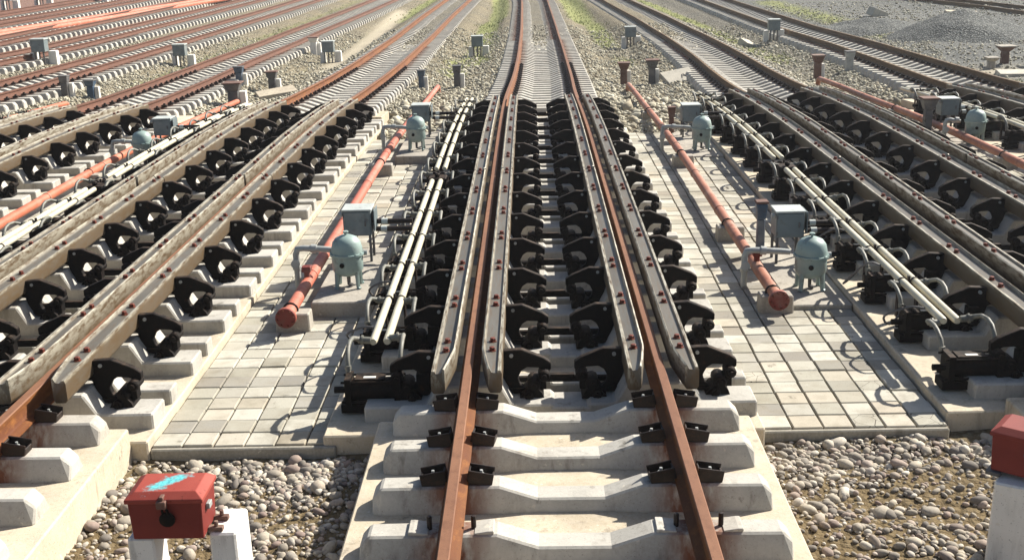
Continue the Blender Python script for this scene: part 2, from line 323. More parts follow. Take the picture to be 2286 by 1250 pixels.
# ------------------------------------------------------------------ slabs and walkways
def strip(name, x0, x1, y0, y1, zt, zb, mat, step=1.0, k=None, bev=.012):
    n = max(2, int(abs(y1-y0)/step)+1); mb = MB(); rings = []
    for y in np.linspace(y0, y1, n):
        d = float(zd(y)); c0 = 0 if k is None else float(tx(k, y)); rings.append([(c0+x0, y, zb-d), (c0+x1, y, zb-d), (c0+x1, y, zt-d), (c0+x0, y, zt-d)])
    mb.loft(rings); o = obj(name, mb.mesh(name, bevel=bev), mat); return o
for k, (cx, dy, ns, f0) in RET.items():
    y0 = 8.2+dy+(f0*1.13 if f0 else 0)
    struct(strip('retarder_slab', cx-1.9, cx+1.56, y0, 24.35+dy, .07, -.35, MAT['slab']))
    if not f0: struct(strip('track_slab', cx-1.45, cx+1.43, 2.5, 8.197+dy, .19, -.45, MAT['slab']))
    struct(strip('track_slab', cx-1.45, cx+1.43, 24.353+dy, SLAB_END, .19, -.4, MAT['slab'], k=None))
TS = .2445; TM = {}
def tile_mesh(v):
    h = TS/2-.0075; return MB().box(-h, h, -TS*.485+.0035, TS*.485-.0035, -.05, 0).mesh('tile', bevel=.006)
tm = tile_mesh(0); tm.materials.append(MAT['tile'])
def walkway(x0, ncol, y0, y1, nparts, skips=()):
    x1 = x0+ncol*TS
    p = struct(strip('walkway', x0-.01, x1+.01, y0, y1, -.022, -.3, MAT['joint'], bev=0))
    kb = MB(); kb.box(x0, x1, y0-.05, y0-.004, -.3, -.012); kerb = obj('kerb', kb.mesh('kerb', bevel=.01), MAT['kerbstone']); kerb.parent = p
    rest = MB(); cnt = 0; py = TS*.97; rows = int((y1-y0)/py)
    for r in range(rows):
        yc = y0+(r+.5)*py; d = float(zd(yc)); jx = rng.normal(0, .0012)
        for c in range(ncol):
            xc = x0+(c+.5)*TS
            if any(a < xc < b and e < yc < g for a, b, e, g in skips): continue
            zz = rng.normal(0, .0035); rot = rng.normal(0, .006)
            if cnt < nparts:
                o = obj('tile', tm, None, p, (xc+jx+rng.normal(0, .002), yc+rng.normal(0, .002), zz-d), rot); o.rotation_euler = (rng.normal(0, .006), rng.normal(0, .006), rot); cnt += 1
            else:
                h = TS/2-.008; h2 = TS*.485-.003; rest.box(xc-h+jx, xc+h+jx, yc-h2, yc+h2, -.05-d, zz-d)
    if rest.v: stuff(obj('tile_field', rest.mesh('tile_field'), MAT['tile_far'], p))
    return p
PADS = {}
def padrange(k, a, b): cx, dy, *_ = RET[k]; return (cx-2.55, cx-1.9, a+dy, b+dy)
wl = walkway(-3.265, 6, 8.22, 22.0, 300)
wr = walkway(1.566, 6, 8.36, 22.3, 300)
walkway(-9.2+1.57, 3, 14.0, 21.3, 0); walkway(-6.75-.15, 1, 14.0, 21.3, 0)
walkway(4.95+1.57, 4, 13.0, 21.5, 0)

# ------------------------------------------------------------------ sleepers and rails
def sleeper_mesh(simple=False):
    mb = MB(); rings = []
    for x, zt, wt, wb in ((-1.31, .29, .075, .125), (-1.25, .355, .085, .14), (-.47, .362, .088, .14), (-.22, .276, .09, .118), (.22, .276, .09, .118), (.47, .362, .088, .14), (1.25, .355, .085, .14), (1.31, .29, .075, .125)):
        rings.append([(x, -wb, .08), (x, wb, .08), (x, wb, .2), (x, wt, zt), (x, -wt, zt), (x, -wb, .2)])
    mb.loft(rings); return mb.mesh('sleeper', bevel=0 if simple else .012)
SM = sleeper_mesh(); SM.materials.append(MAT['sleeper'])
SMS = sleeper_mesh(True); SMS.materials.append(MAT['sleeper'])
POLY = [(-1.6, .0), (-1.6, .2), (-1.1, .2), (-1.0, .368), (-.5, .368), (-.41, .2), (-.09, .2), (-.085, .172), (.2, .172), (.205, .2), (.41, .2), (.5, .368), (1.0, .368), (1.1, .2), (1.54, .2), (1.54, .0)]
SA = MB().prism(POLY, -.175, .155).mesh('sleeper', bevel=.014); SA.materials.append(MAT['sleeper_low'])
SB = MB().prism([(x, z if z < .3 else .368) for x, z in POLY], -.10, .10).mesh('sleeper', bevel=.012); SB.materials.append(MAT['sleeper_low'])
RP = [(-.075, 0), (-.075, .012), (-.018, .03), (-.0085, .045), (-.0085, .125), (-.034, .138), (-.0365, .168), (-.03, .176), (.03, .176), (.0365, .168), (.034, .138), (.0085, .125), (.0085, .045), (.018, .03), (.075, .012), (.075, 0)]
def rail_mesh(k, side, y0, y1, mtop, mside):
    mb = MB(); rings = []; y = y0; L_ = []
    while y < y1: L_.append(y); y += .6 if y < 35 else 1.5
    L_.append(y1)
    for y in L_:
        c = float(tx(k, y))+side*.75; d = float(zd(y)); rings.append([(c+u, y, HEAD-.176+z-d) for u, z in RP])
    mb.loft(rings); m = mb.mesh('rail', smooth=40); m.materials.append(MAT[mtop]); m.materials.append(MAT[mside])
    for p in m.polygons: p.material_index = 0 if p.normal.z > .6 and (m.vertices[p.vertices[0]].co.z+zd(m.vertices[p.vertices[0]].co.y)) > .5 else 1
    return m
CLIP = MB()
CLIP.box(-.085, .085, -.062, -.05, -.02, .08).box(-.085, .085, .05, .062, -.02, .08).box(-.085, -.073, -.05, .05, -.02, .065).box(.073, .085, -.05, .05, -.02, .05).box(-.073, .073, -.046, .046, 0, .02)
CLIPM = CLIP.mesh('rail_clip', bevel=.003); CLIPM.materials.append(MAT['iron_clip'])
NUTM = MB().lathe([(.022, 0), (.022, .025), (.011, .026), (.011, .05), (.0, .051)], n=6).mesh('nut'); NUTM.materials.append(MAT['galv'])
BOLTM = MB().lathe([(.016, 0), (.016, .1), (.013, .105), (0, .106)], n=8).mesh('anchor_bolt', smooth=30); BOLTM.materials.append(MAT['iron_clip'])
SMALLCLIP = MB().box(-.06, .06, -.05, .05, 0, .05).taper(0, 0, .05, .085, .025, .025, .02, .02).mesh('rail_clip'); SMALLCLIP.materials.append(MAT['iron_clip'])
CHOCK = MB().prism([(-.06, 0), (.06, 0), (.06, .022), (.03, .022), (-.06, .008)], -.08, .08).mesh('shoulder_block', bevel=.004); CHOCK.materials.append(MAT['sleeper'])
TLAB = dict(C='railway track between the two tiled walkways, rusty rails running straight off', L1='rusty track along the walkway that ends at the splashed red box', R1='dull brown track along the walkway that ends at the plain red box',
  L2='rusty track second out from the tiled walkway of the splashed box', R2='dull brown track beside the gravel heaps, second out from the plain red box', L3='reddish track third out from the tiled walkway of the splashed box',
  L4='reddish track fourth out, next to the pair of long far red pipes', L5='far reddish track running under and just before the pair of long red pipes', L6='far reddish track just behind the pair of long red pipes', L7='farthest reddish track behind the long red pipes', R3='half buried short track on grey gravel behind the gravel heaps')
MT = dict(C=('rail_rust', 'rail_side'), L1=('rail_rust', 'rail_side'), R1=('rail_dark', 'rail_dark'), R2=('rail_dark', 'rail_dark'), R3=('rail_dark', 'rail_dark'))
for k in TR:
    p = np.array(TR[k]); root = thing('railway_track', TLAB[k], 'railway track', (0, 0, 0), 0, 'tracks of the yard')
    ret = RET.get(k); y0 = {'C': 3, 'L1': 4, 'R1': 6.5, 'L2': 11, 'R2': 11, 'L3': 18, 'L4': 28, 'L5': 38, 'L6': 48, 'L7': 54, 'R3': 49}[k]; y1 = {'R3': 68}.get(k, 100)
    mt = MT.get(k, ('rail_far', 'rail_far'))
    for s in (-1, 1): obj('rail', rail_mesh(k, s, y0, y1, *mt), None, root)
    ylist = []
    if ret:
        cx, dy, ns, f0 = ret
        if not f0: ylist += [8.03+dy-.6*i for i in range(7 if k == 'C' else 6)]
        for i in range(f0, ns):
            st = 8.70+dy+1.13*i; d = float(zd(st))
            obj('sleeper', SA, None, root, (cx, st-.085, -d)); obj('sleeper', SB, None, root, (cx, st+.33, -float(zd(st+.33))))
        ys0 = 8.70+dy+1.13*ns+.2
    else: ys0 = y0+.3
    far = MB(); fv, ff = [], []
    ylist += list(np.arange(ys0, y1-.5, .6)); lim = {'C': 46, 'L1': 44, 'R1': 44, 'L2': 44, 'R2': 44, 'L3': 46, 'L4': 54, 'L5': 60}.get(k, 40)
    sv = np.array([v.co for v in SMS.vertices]); sf = [tuple(q.vertices) for q in SMS.polygons]
    for i, y in enumerate(ylist):
        x = float(tx(k, y)); d = float(zd(y)); a = math.atan2(float(tx(k, y+.5)-tx(k, y-.5)), 1)
        if y < lim:
            near = y < 12
            o = obj('sleeper', SM if y < 30 else SMS, None, root, (x, y+rng.normal(0, .008), -d), -a+rng.normal(0, .004))
            if near and k in ('C', 'L1', 'R1'):
                for s in (-1, 1):
                    for q in (-1, 1):
                        bare = (k == 'C' and abs(y-(8.03-1.8)) < .1)
                        if bare:
                            obj('anchor_bolt', BOLTM, None, o, (s*.75+q*.135, 0, .34))
                            ch = obj('shoulder_block', CHOCK, None, o, (s*.75+q*.2, 0, .358)); ch.rotation_euler[2] = 0 if q > 0 else math.pi
                        elif y > 6.4:
                            c_ = obj('rail_clip', CLIPM, None, o, (s*.75+q*.15, 0, .372)); c_.rotation_euler = (0, R(10)*q, rng.normal(0, .06)+(0 if q > 0 else math.pi))
                            if q < 0: c_.rotation_euler = (0, R(10), math.pi+rng.normal(0, .06))
                            else: c_.rotation_euler = (0, R(10), rng.normal(0, .06))
                            n_ = obj('nut', NUTM, None, o, (s*.75+q*.16, 0, .392))
            elif y < 36:
                for s in (-1, 1):
                    for q in (-1, 1): obj('rail_clip', SMALLCLIP, None, o, (s*.75+q*.125, 0, .362))
        else:
            b = len(fv); fv += [(x+q[0]*math.cos(a)+q[1]*math.sin(a), y-q[0]*math.sin(a)+q[1]*math.cos(a), q[2]-d) for q in sv]; ff += [tuple(i_+b for i_ in f) for f in sf]
    if fv:
        far.v = fv; far.f = ff; stuff(obj('sleeper_run', far.mesh('sleeper_run'), MAT['sleeper'], root))

# ------------------------------------------------------------------ retarders
def beam_profile(sgn, u_in=0.): 
    P = [(.105+u_in, .47), (.105+u_in, .64), (.118+u_in, .648), (.134+u_in, .612), (.232, .606), (.242, .628), (.264, .628), (.272, .60), (.272, .47), (.255, .445), (.12+u_in, .445)]
    return [(sgn*u, z) for u, z in P]
def beam_mesh(sgn, y0, y1, end_near, end_far):
    mb = MB(); L_ = [y0, y0+end_near*.35, y0+end_near]; n = int((y1-y0)/1.2); L_ += list(np.linspace(y0+end_near+.4, y1-end_far-.3, n)); L_ += [y1-end_far, y1]
    rings = []
    for i, y in enumerate(L_):
        u = .06 if i == 0 and end_near > .2 else .035 if i == 1 and end_near > .2 else .02 if i in (0, len(L_)-1) else 0
        rings.append([(x, y, z-float(zd(y))) for x, z in beam_profile(sgn, u)])
    mb.loft(rings); m = mb.mesh('brake_beam', smooth=25); m.materials.append(MAT['beam_steel'])
    a = m.attributes.new('edge', 'FLOAT', 'POINT')
    a.data.foreach_set('value', [1. if (abs(v.co.x) > .235 or abs(v.co.x) < .125 or v.co.z+zd(v.co.y) < .59) else .15 for v in m.vertices])
    a = m.attributes.new('lip', 'FLOAT', 'POINT'); a.data.foreach_set('value', [1. if v.co.z+zd(v.co.y) > .622 else 0. for v in m.vertices]); return m
ARM = [(.13, .44), (.2, .54), (.275, .575), (.42, .582), (.60, .505), (.655, .465), (.655, .405), (.62, .39), (.555, .425), (.46, .43), (.415, .40), (.385, .34), (.40, .285), (.44, .25), (.44, .205), (.32, .2), (.285, .27), (.25, .40)]
def mir(P, s): return [(s*x, z) for x, z in P]
ARMM = {s: MB().prism(mir(ARM, s), -.032, .032).mesh('jaw_arm', bevel=.006) for s in (-1, 1)}
FOOT = [(.39, .185), (.60, .185), (.58, .24), (.55, .275), (.47, .275), (.42, .235)]
def pivot(s):
    mb = MB(); mb.prism(mir(FOOT, s), -.10, .09)
    for u, z, r, l in ((.60, .375, .048, .085), (.515, .30, .055, .10), (.475, .225, .045, .125)):
        mb.tube([(s*u, -l, z), (s*u, -l*.85, z), (s*u, l*.85, z), (s*u, l, z)], [r*.8, r, r, r*.8], 10)
        mb.tube([(s*u, -l-.02, z), (s*u, -l, z)], r*.45, 6)
    mb.box(min(s*.55, s*.615), max(s*.55, s*.615), -.045, .045, .25, .39); mb.box(min(s*.28, s*.5), max(s*.28, s*.5), -.03, .03, .215, .255)
    return mb.mesh('pivot_bracket', smooth=35)
PIVM = {s: pivot(s) for s in (-1, 1)}
for m in list(ARMM.values())+list(PIVM.values()): m.materials.append(MAT['iron_black'])
PIN = MB().tube([(0, -.045, 0), (0, .045, 0)], .016, 8).mesh('pin'); PIN.materials.append(MAT['galv'])
BH = MB().lathe([(.034, 0), (.034, .006), (.024, .006), (.024, .03), (.02, .034), (0, .034)], n=6).mesh('bolt'); BH.materials.append(MAT['bolt_red'])
ROD = MB().tube([(-.5, 0, 0), (.5, 0, 0)], .03, 8).box(-.22, .1, -.025, .025, .0, .045).mesh('cross_rod', smooth=40); ROD.materials.append(MAT['iron_black'])
cy = MB(); cy.tube([(-.80, 0, .27), (-.78, 0, .27), (-.42, 0, .27), (-.40, 0, .27)], [.085, .092, .092, .085], 14)
for xx in (-.82, -.42): cy.box(xx, xx+.05, -.105, .105, .155, .385)
for a in (-.085, .085):
    for zz in (.185, .355): cy.tube([(-.85, a, zz), (-.34, a, zz)], .011, 6)
cy.tube([(-.38, 0, .27), (-.18, 0, .30)], .032, 8); cy.box(-.24, -.14, -.05, .05, .25, .40); cy.box(-.86, -.36, -.09, .09, .09, .16); cy.tube([(-.92, 0, .26), (-.82, 0, .26)], .03, 8); cy.box(-.74, -.5, -.07, .07, .355, .375)
CYM = cy.mesh('brake_cylinder', smooth=35); CYM.materials.append(MAT['iron_black'])
PLATE = MB().box(-.05, .05, -.018, .018, 0, .003).mesh('name_plate'); PLATE.materials.append(MAT['label_white'])
RLAB = dict(C='rail brake with four long steel beams between the two tiled walkways', L1='rail brake beside the walkway that ends at the splashed red box', R1='rail brake beside the walkway that ends at the plain red box',
            L2='rail brake second out from the walkway of the splashed red box', R2='rail brake second out from the walkway of the plain red box')
for k, (cx, dy, ns, f0) in RET.items():
    root = thing('rail_brake', RLAB[k], 'rail brake', (cx, 8.70+dy, 0), 0, 'rail brakes of the yard')
    inv = lambda x, y, z: (x-0, y-(8.70+dy), z)
    yb = 8.12+dy+(f0*1.13); yj = 15.55+dy; ye = 8.70+dy+1.13*(ns-1)+.55
    for s in (-1, 1):
        for q in (-1, 1):
            segs = [(yb, yj-.015, .45 if not f0 else .1, .05), (yj+.015, ye, .05, .3)]
            beams = []
            for a, b, e0, e1 in segs:
                bm_ = beam_mesh(q, a, b, e0, e1)
                o = obj('brake_beam', bm_, None, root, (s*.75, -(8.70+dy), 0)); beams.append((a, b, o))
            for i in range(f0, ns):
                st = 8.70+dy+1.13*i; d = float(zd(st))
                obj('jaw_arm', ARMM[q], MAT['iron_black'], root, (s*.75, st-(8.70+dy)+rng.normal(0, .006), -d))
                pv = obj('pivot_bracket', PIVM[q], None, root, (s*.75, st-(8.70+dy)-.02, -d))
                if i < 9: obj('pin', PIN, None, pv, (q*.335, .02, .535))
                for bb in (-.105, .105):
                    for a, b, o in beams:
                        if a < st+bb < b: obj('bolt', BH, None, o, (q*.185, st+bb, .608-float(zd(st+bb))), rng.uniform(0, 1))
    for i in range(f0, ns):
        st = 8.70+dy+1.13*i; d = float(zd(st))
        obj('cross_rod', ROD, None, root, (0, st-(8.70+dy)+.2, .235-d))
        c_ = obj('brake_cylinder', CYM, None, root, (-.95, st-(8.70+dy)-.02, -d))
        if i < 4: obj('name_plate', PLATE, None, c_, (-.62, -.03, .377))

# ------------------------------------------------------------------ white air pipes along each rail brake
MLAB = dict(C='pair of cream air pipes with hoses, beside the rail brake between the walkways', L1='pair of cream air pipes with hoses, beside the brake next to the splashed box walkway', R1='cream air pipe pair with hoses, beside the brake next to the plain-box walkway',
            L2='pair of cream air pipes beside the second brake out from the splashed box walkway', R2='pair of cream air pipes beside the second brake out from the plain red box walkway')
CLAMP = MB().box(-.115, .115, -.014, .014, -.055, -.045)
for a in (-.06, .06): CLAMP.tube([(a, -.012, 0), (a, .012, 0)], .042, 12)
CLAMP.box(-.012, .012, -.014, .014, -.045, .055); CLAMP.box(-.1, -.08, -.03, .03, -.36, -.05).box(.08, .1, -.03, .03, -.36, -.05)
CLM = CLAMP.mesh('pipe_clamp', smooth=40); CLM.materials.append(MAT['iron_clip'])
def hose(s):
    mb = MB()
    mb.tube([(s*.08, .5, .47), (s*.15, .5, .475), (s*.185, .495, .48)], [.03, .032, .03], 8)
    mb.tube([(s*.17, .5, .478), (s*.2, .47, .50), (s*.215, .38, .535), (s*.22, .26, .545), (s*.22, .16, .525), (s*.215, .08, .47), (s*.212, .05, .40), (s*.21, .045, .35)], [.024, .02, .019, .019, .019, .02, .02, .024], 8)
    mb.tube([(s*.145, .5, .474), (s*.16, .5, .476)], .044, 8); mb.tube([(s*.212, .05, .42), (s*.211, .047, .39)], .028, 8)
    return mb.mesh('hose', smooth=50)
HM = {s: hose(s) for s in (-1, 1)}
for m in HM.values(): m.materials.append(MAT['hose'])
VALVE = MB().box(-.13, .13, -.28, .18, .28, .5).tube([(-.16, -.1, .38), (.16, -.1, .38)], .05, 8).tube([(0, -.2, .5), (0, -.2, .56)], .04, 8).mesh('valve_box', bevel=.015); VALVE.materials.append(MAT['iron_black'])
for k, (cx, dy, ns, f0) in RET.items():
    root = thing('air_pipe_pair', MLAB[k], 'pipes', (cx-1.55, 9.25+dy, 0), 0, 'air pipe pairs along the rail brakes')
    y0 = 9.25+dy+(f0*1.13); ym = 15.7+dy
    for a, b in ((y0, ym-.1), (ym+.75, 25.0+dy)):
        for s in (-1, 1):
            mb = MB(); pts = [(s*.06, y-9.25-dy, .47-float(zd(y))) for y in np.linspace(a, b, 7)]
            mb.tube([(pts[0][0], pts[0][1]-.03, pts[0][2])]+pts, [.028]+[.035]*7, 12); obj('pipe', mb.mesh('pipe', smooth=40), MAT['pipe_cream'], root)
    obj('valve_box', VALVE, None, root, (0, ym+.3-9.25-dy, -.02-float(zd(ym))))
    for i in range(f0, ns):
        st = 8.70+dy+1.13*i; d = float(zd(st))
        if i > f0 and abs(st-ym-.3) > .5: obj('pipe_clamp', CLM, None, root, (0, st-.45+1.0-9.25-dy, .47-d))
        for s in (-1, 1):
            o = obj('hose', HM[s], None, root, (0, st+.02+rng.normal(0, .03)-9.25-dy, -d)); o.scale = (1, 1, rng.uniform(.94, 1.05))
CB = random.Random(3)
for k, xr, n_ in (('L1', -6.62, 7), ('C', -1.80, 5), ('R1', 3.12, 3)):
    for i in range(n_):
        y = RET[k][1]+9.6+i*1.13*(1.5 if k == 'L1' else 1.2); d = float(zd(y)); w_ = CB.uniform(.25, .5)
        pts = [(xr+.18, y, .46-d), (xr+.05, y+.02, .36+CB.uniform(0, .12)-d), (xr-CB.uniform(.05, .16), y+w_*.4, .25+CB.uniform(-.05, .1)-d), (xr-.02, y+w_*.8, .2-d), (xr+.12, y+w_, .3-d)]
        P_ = []
        for a_ in range(len(pts)-1):
            p0, p1, p2, p3 = (Vector(pts[max(0, min(len(pts)-1, a_+q_))]) for q_ in (-1, 0, 1, 2))
            for t_ in (0, .25, .5, .75): P_.append(.5*((2*p1)+(p2-p0)*t_+(2*p0-5*p1+4*p2-p3)*t_*t_+(3*p1-p0-3*p2+p3)*t_**3))
        rt = [o for o in bpy.data.objects if o.name.startswith('air_pipe_pair') and abs(o.location.x-(RET[k][0]-1.55)) < .01][0]
        o = obj('cable', MB().tube([p_-rt.location for p_ in P_], .011, 6).mesh('cable', smooth=60), MAT['post_dark'], rt)

# ------------------------------------------------------------------ red mains, blocks, tanks, cabinets
PLAB = dict(C=('red air main with blank end flange on the tiled walkway behind the splashed red box', -2.68), R1=('red air main with blank end flange on the tiled walkway behind the plain red box', -2.72), L1=('orange-red air main between the two rail brakes past the splashed box walkway', -2.5),
            L2=('short visible orange-red air main beyond the second rail brake, near the far reddish track', -2.7), R2=('red air main between the two rail brakes past the plain red box walkway', -2.27))
SUP = dict(C=[10.93, 18.3], R1=[11.2, 13.95, 18.5, 24.2], L1=[14.3, 18.0], R2=[17.8, 23.6], L2=[24.5])
def block_mesh(h=.185): return MB().taper(0, 0, -.2, h, .18, .11, .165, .10).mesh('pipe_block', bevel=.012)
BLK = block_mesh(); BLK.materials.append(MAT['block'])
HOOP = MB().tube([(.073*math.cos(a), 0, .073*math.sin(a)) for a in np.linspace(-.4, math.pi+.4, 9)], .01, 6).mesh('strap', smooth=40); HOOP.materials.append(MAT['iron_clip'])
BLAB = {('C', 0): 'concrete block under the end flange of the red main behind the splashed box', ('C', 1): 'concrete block under the red main, just before the far tank of that walkway', ('R1', 0): 'concrete block under the end flange of the red main behind the plain red box',
        ('R1', 1): 'low concrete block under the red main, beside the near grey cabinet and blue post', ('R1', 2): 'concrete block under the red main, just before the far tank by the rough gravel', ('R1', 3): 'concrete block under the red main where the tiles give way to rubble',
        ('L1', 0): 'concrete block under the orange-red main, by the second brake air pipes', ('L1', 1): 'concrete block under the orange-red main, before the lone grey-blue tank', ('R2', 0): 'tall grey block under the red main beside the outermost tiles', ('R2', 1): 'tall grey block under the red main by the bare gravel patch', ('L2', 0): 'small concrete block under the short orange-red main by the far track'}
for k, (cx, dy, ns, f0) in RET.items():
    lab, ox = PLAB[k]; x = cx+ox; y0 = 10.72+dy; y1 = {'C': 31.2, 'R1': 30.6, 'R2': 31.0, 'L1': 28.6, 'L2': 29.0}[k]; y0 = {'L1': 12.6, 'L2': 16, 'R2': 13.5}.get(k, y0)
    root = thing('red_pipe', lab, 'pipe', (x, y0, 0), 0, 'red air mains')
    xe = {'C': -.05, 'R1': .15, 'R2': .35, 'L1': -.2, 'L2': -.15}[k]
    pts = [(xe*float(sm(20, y1, y)), y-y0, .2-float(zd(y))+.0) for y in np.linspace(y0, y1, 16)]
    mb = MB(); mb.tube(pts, .064, 16); pp = obj('pipe_run', mb.mesh('pipe_run', smooth=50), MAT[{'C': 'pipe_red', 'R1': 'pipe_worn', 'R2': 'pipe_worn'}.get(k, 'pipe_red_far')], root)
    e = pts[-1]; ym = MB(); ym.tube([e, (e[0], e[1]+.12, e[2]-.03), (e[0], e[1]+.2, e[2]-.15), (e[0], e[1]+.21, e[2]-.45)], .064, 12); obj('elbow', ym.mesh('elbow', smooth=50), MAT['pipe_worn'], root)
    for yy in np.arange(y0+1.4, y1-1, 2.3):
        d = float(zd(yy)); xx = xe*float(sm(20, y1, yy)); obj('weld_collar', MB().tube([(xx, yy-y0-.02, .2-d), (xx, yy-y0+.02, .2-d)], .070, 16).mesh('weld_collar', smooth=40), MAT['pipe_red' if k == 'C' else 'pipe_worn'], root)
    if k in ('C', 'R1'):
        mb = MB(); mb.tube([(0, -.06, .2), (0, -.035, .2)], .102, 20); fl = obj('end_flange', mb.mesh('end_flange', smooth=40), MAT['flange_red'], root)
        obj('pipe_flange', MB().tube([(0, -.03, .2), (0, -.006, .2)], .102, 20).mesh('pipe_flange', smooth=40), MAT['pipe_red'], root)
        for i in range(8):
            a = i*math.pi/4+.2; obj('flange_bolt', MB().tube([(.083*math.cos(a), -.078, .2+.083*math.sin(a)), (.083*math.cos(a), .01, .2+.083*math.sin(a))], .011, 6), MAT['bolt_red'], fl)
        # valve saddle
        for yv_ in (1.15,):
            obj('valve', MB().tube([(.0, yv_, .2), (.0, yv_, .36)], .035, 8).box(-.05, .05, yv_-.05, yv_+.05, .32, .38).mesh('valve', bevel=.006), MAT['flange_red'], root)
    for i, ys_ in enumerate(SUP[k]):
        h = .2; d = float(zd(ys_)); xx = x+xe*float(sm(20, y1, ys_))
        b = obj('pipe_block', BLK, None, None, (xx+(.03 if k == 'C' else .02), ys_, -d)); tag(b, BLAB[(k, i)], 'block', 'blocks under the red mains')
        st_ = obj('strap', HOOP, None, b, (-.03, 0, .2))
def tank(x, y, z, label):
    t_ = thing('air_tank', label, 'tank', (x, y, z), 0, 'grey-blue air tanks')
    body = MB().lathe([(.0, .12), (.06, .125), (.13, .15), (.165, .2), (.168, .36)], n=26); obj('body', body.mesh('body', smooth=50), MAT['tank_grey'], t_)
    dm = MB().lathe([(.168, .385), (.166, .43), (.15, .50), (.115, .545), (.06, .57), (.0, .577)], n=26); obj('dome', dm.mesh('dome', smooth=60), MAT['tank_grey'], t_)
    rim = MB().lathe([(.0, .36), (.168, .36), (.186, .362), (.186, .384), (.168, .386), (.0, .386)], n=26)
    for a_ in range(14): rim.tube([(.178*math.cos(a_*.4488), .178*math.sin(a_*.4488), .352), (.178*math.cos(a_*.4488), .178*math.sin(a_*.4488), .394)], .007, 6)
    obj('rim', rim.mesh('rim', smooth=40), MAT['tank_grey'], t_)
    for a in (.7, 2.44, 3.84, 5.58):
        c, s = math.cos(a), math.sin(a); mb = MB(); mb.tube([(.14*c, .14*s, .2), (.15*c, .15*s, .02), (.165*c, .165*s, 0)], [.028, .024, .03], 6); obj('leg', mb.mesh('leg'), MAT['tank_grey'], t_)
    o = MB().tube([(-.035, -.16, .28), (-.035, -.178, .28)], .026, 10); obj('port', o.mesh('port', smooth=40), MAT['dark_hole'] if random.random() < .99 else MAT['galv'], t_)
    o = MB().tube([(0, 0, .13), (0, 0, .03), (.04, -.02, .02)], .022, 8); obj('drain', o.mesh('drain', smooth=40), MAT['post_dark'], t_)
    o = MB().lathe([(.014, .57), (.014, .60), (.03, .602), (.03, .618), (0, .62)], n=10); obj('top_plug', o.mesh('top_plug', smooth=40), MAT['tank_grey'], t_)
    o = MB().tube([(.15, .02, .37), (.215, .02, .37)], .03, 8); obj('nozzle', o.mesh('nozzle', smooth=40), MAT['galv'], t_)
    return t_
def feed(x, y, z, xp, label):
    f_ = thing('feed_pipe', label, 'pipe', (x, y, z), 0, 'grey feed pipes at the tanks')
    dx = xp-x; mb = MB(); mb.tube([(-.16, 0, .33), (-.26, .0, .34), (dx-.08, .0, .36), (dx-.15, 0, .35), (dx-.17, 0, .29), (dx-.17, 0, -.2)], [.03, .034, .034, .036, .036, .034], 10); obj('elbow', mb.mesh('elbow', smooth=50), MAT['galv'], f_)
    obj('coupling', MB().tube([(dx+.0, 0, .355), (dx+.06, 0, .35)], .048, 10).tube([(dx-.17, 0, .12), (dx-.17, 0, .16)], .048, 10).mesh('coupling', smooth=40), MAT['galv'], f_)
    obj('handwheel', MB().tube([(dx-.17, -.06, .2), (dx-.17, -.08, .2)], .05, 12).mesh('handwheel', smooth=40), MAT['galv'], f_)
def cabinet(x, y, z, label, sc=1.):
    t_ = thing('cabinet', label, 'cabinet', (x, y, z), 0, 'grey valve cabinets')
    obj('body', MB().box(-.16, .16, -.15, .15, .31, .60).mesh('body', bevel=.006), MAT['cab_grey'], t_)
    obj('lid', MB().box(-.172, .172, -.162, .162, .602, .622).mesh('lid', bevel=.004), MAT['cab_lid'], t_)
    dr = obj('door', MB().box(-.148, .148, -.158, -.1505, .325, .588).mesh('door', bevel=.002), MAT['cab_grey'], t_)
    obj('handle', MB().box(.09, .105, -.175, -.158, .43, .49).mesh('handle', bevel=.003), MAT['post_dark'], dr)
    for zz_ in (.36, .55): obj('hinge', MB().tube([(-.15, -.16, zz_-.02), (-.15, -.16, zz_+.02)], .007, 6), MAT['post_dark'], dr)
    obj('side_panel', MB().box(.19, .202, -.13, .15, .36, .60).mesh('side_panel', bevel=.003), MAT['cab_grey'], t_)
    for i in range(4): obj('fitting', MB().tube([(.16, -.09+i*.06, .42+.03*(i % 2)), (.195, -.09+i*.06, .42+.03*(i % 2))], .016, 6), MAT['post_dark'], t_)
    for sx in (-.14, .14):
        for sy in (-.13, .13): obj('leg', MB().box(sx-.014, sx+.014, sy-.014, sy+.014, 0, .312), MAT['post_dark'], t_)
    for zz, yy in ((.36, -.03), (.43, .05)):
        p_ = obj('outlet_pipe', MB().tube([(.2, yy, zz), (.3, yy, zz), (.62, yy, zz)], .03, 10).mesh('outlet_pipe', smooth=40), MAT['iron_clip'], t_)
        obj('sleeve', MB().tube([(.26, yy, zz), (.33, yy, zz)], .037, 10).mesh('sleeve', smooth=40), MAT['cab_lid'], p_)
    obj('valve_wheel', MB().tube([(-.21, -.1, .56), (-.17, -.1, .56)], .03, 8), MAT['galv'], t_)
def pad(x0, x1, y0, y1, z, label):
    d = float(zd((y0+y1)/2)); o = obj('equipment_pad', MB().box(x0, x1, y0, y1, -.1-d, z-d).mesh('equipment_pad', bevel=.012), MAT['block']); tag(o, label, 'pad', 'low concrete pads under the tanks')
KIT = [('C', 11.81, 'near', 'behind the splashed red box', .16), ('C', 19.75, 'far', 'behind the splashed red box', .16), ('R1', 11.75, 'near', 'behind the plain red box', .05), ('R1', 19.75, 'far', 'behind the plain red box', .05),
       ('L1', 19.3, 'lone', 'between two brakes, splashed-box side', .08), ('R2', 19.8, 'lone', 'between two brakes, plain-box side', .05)]
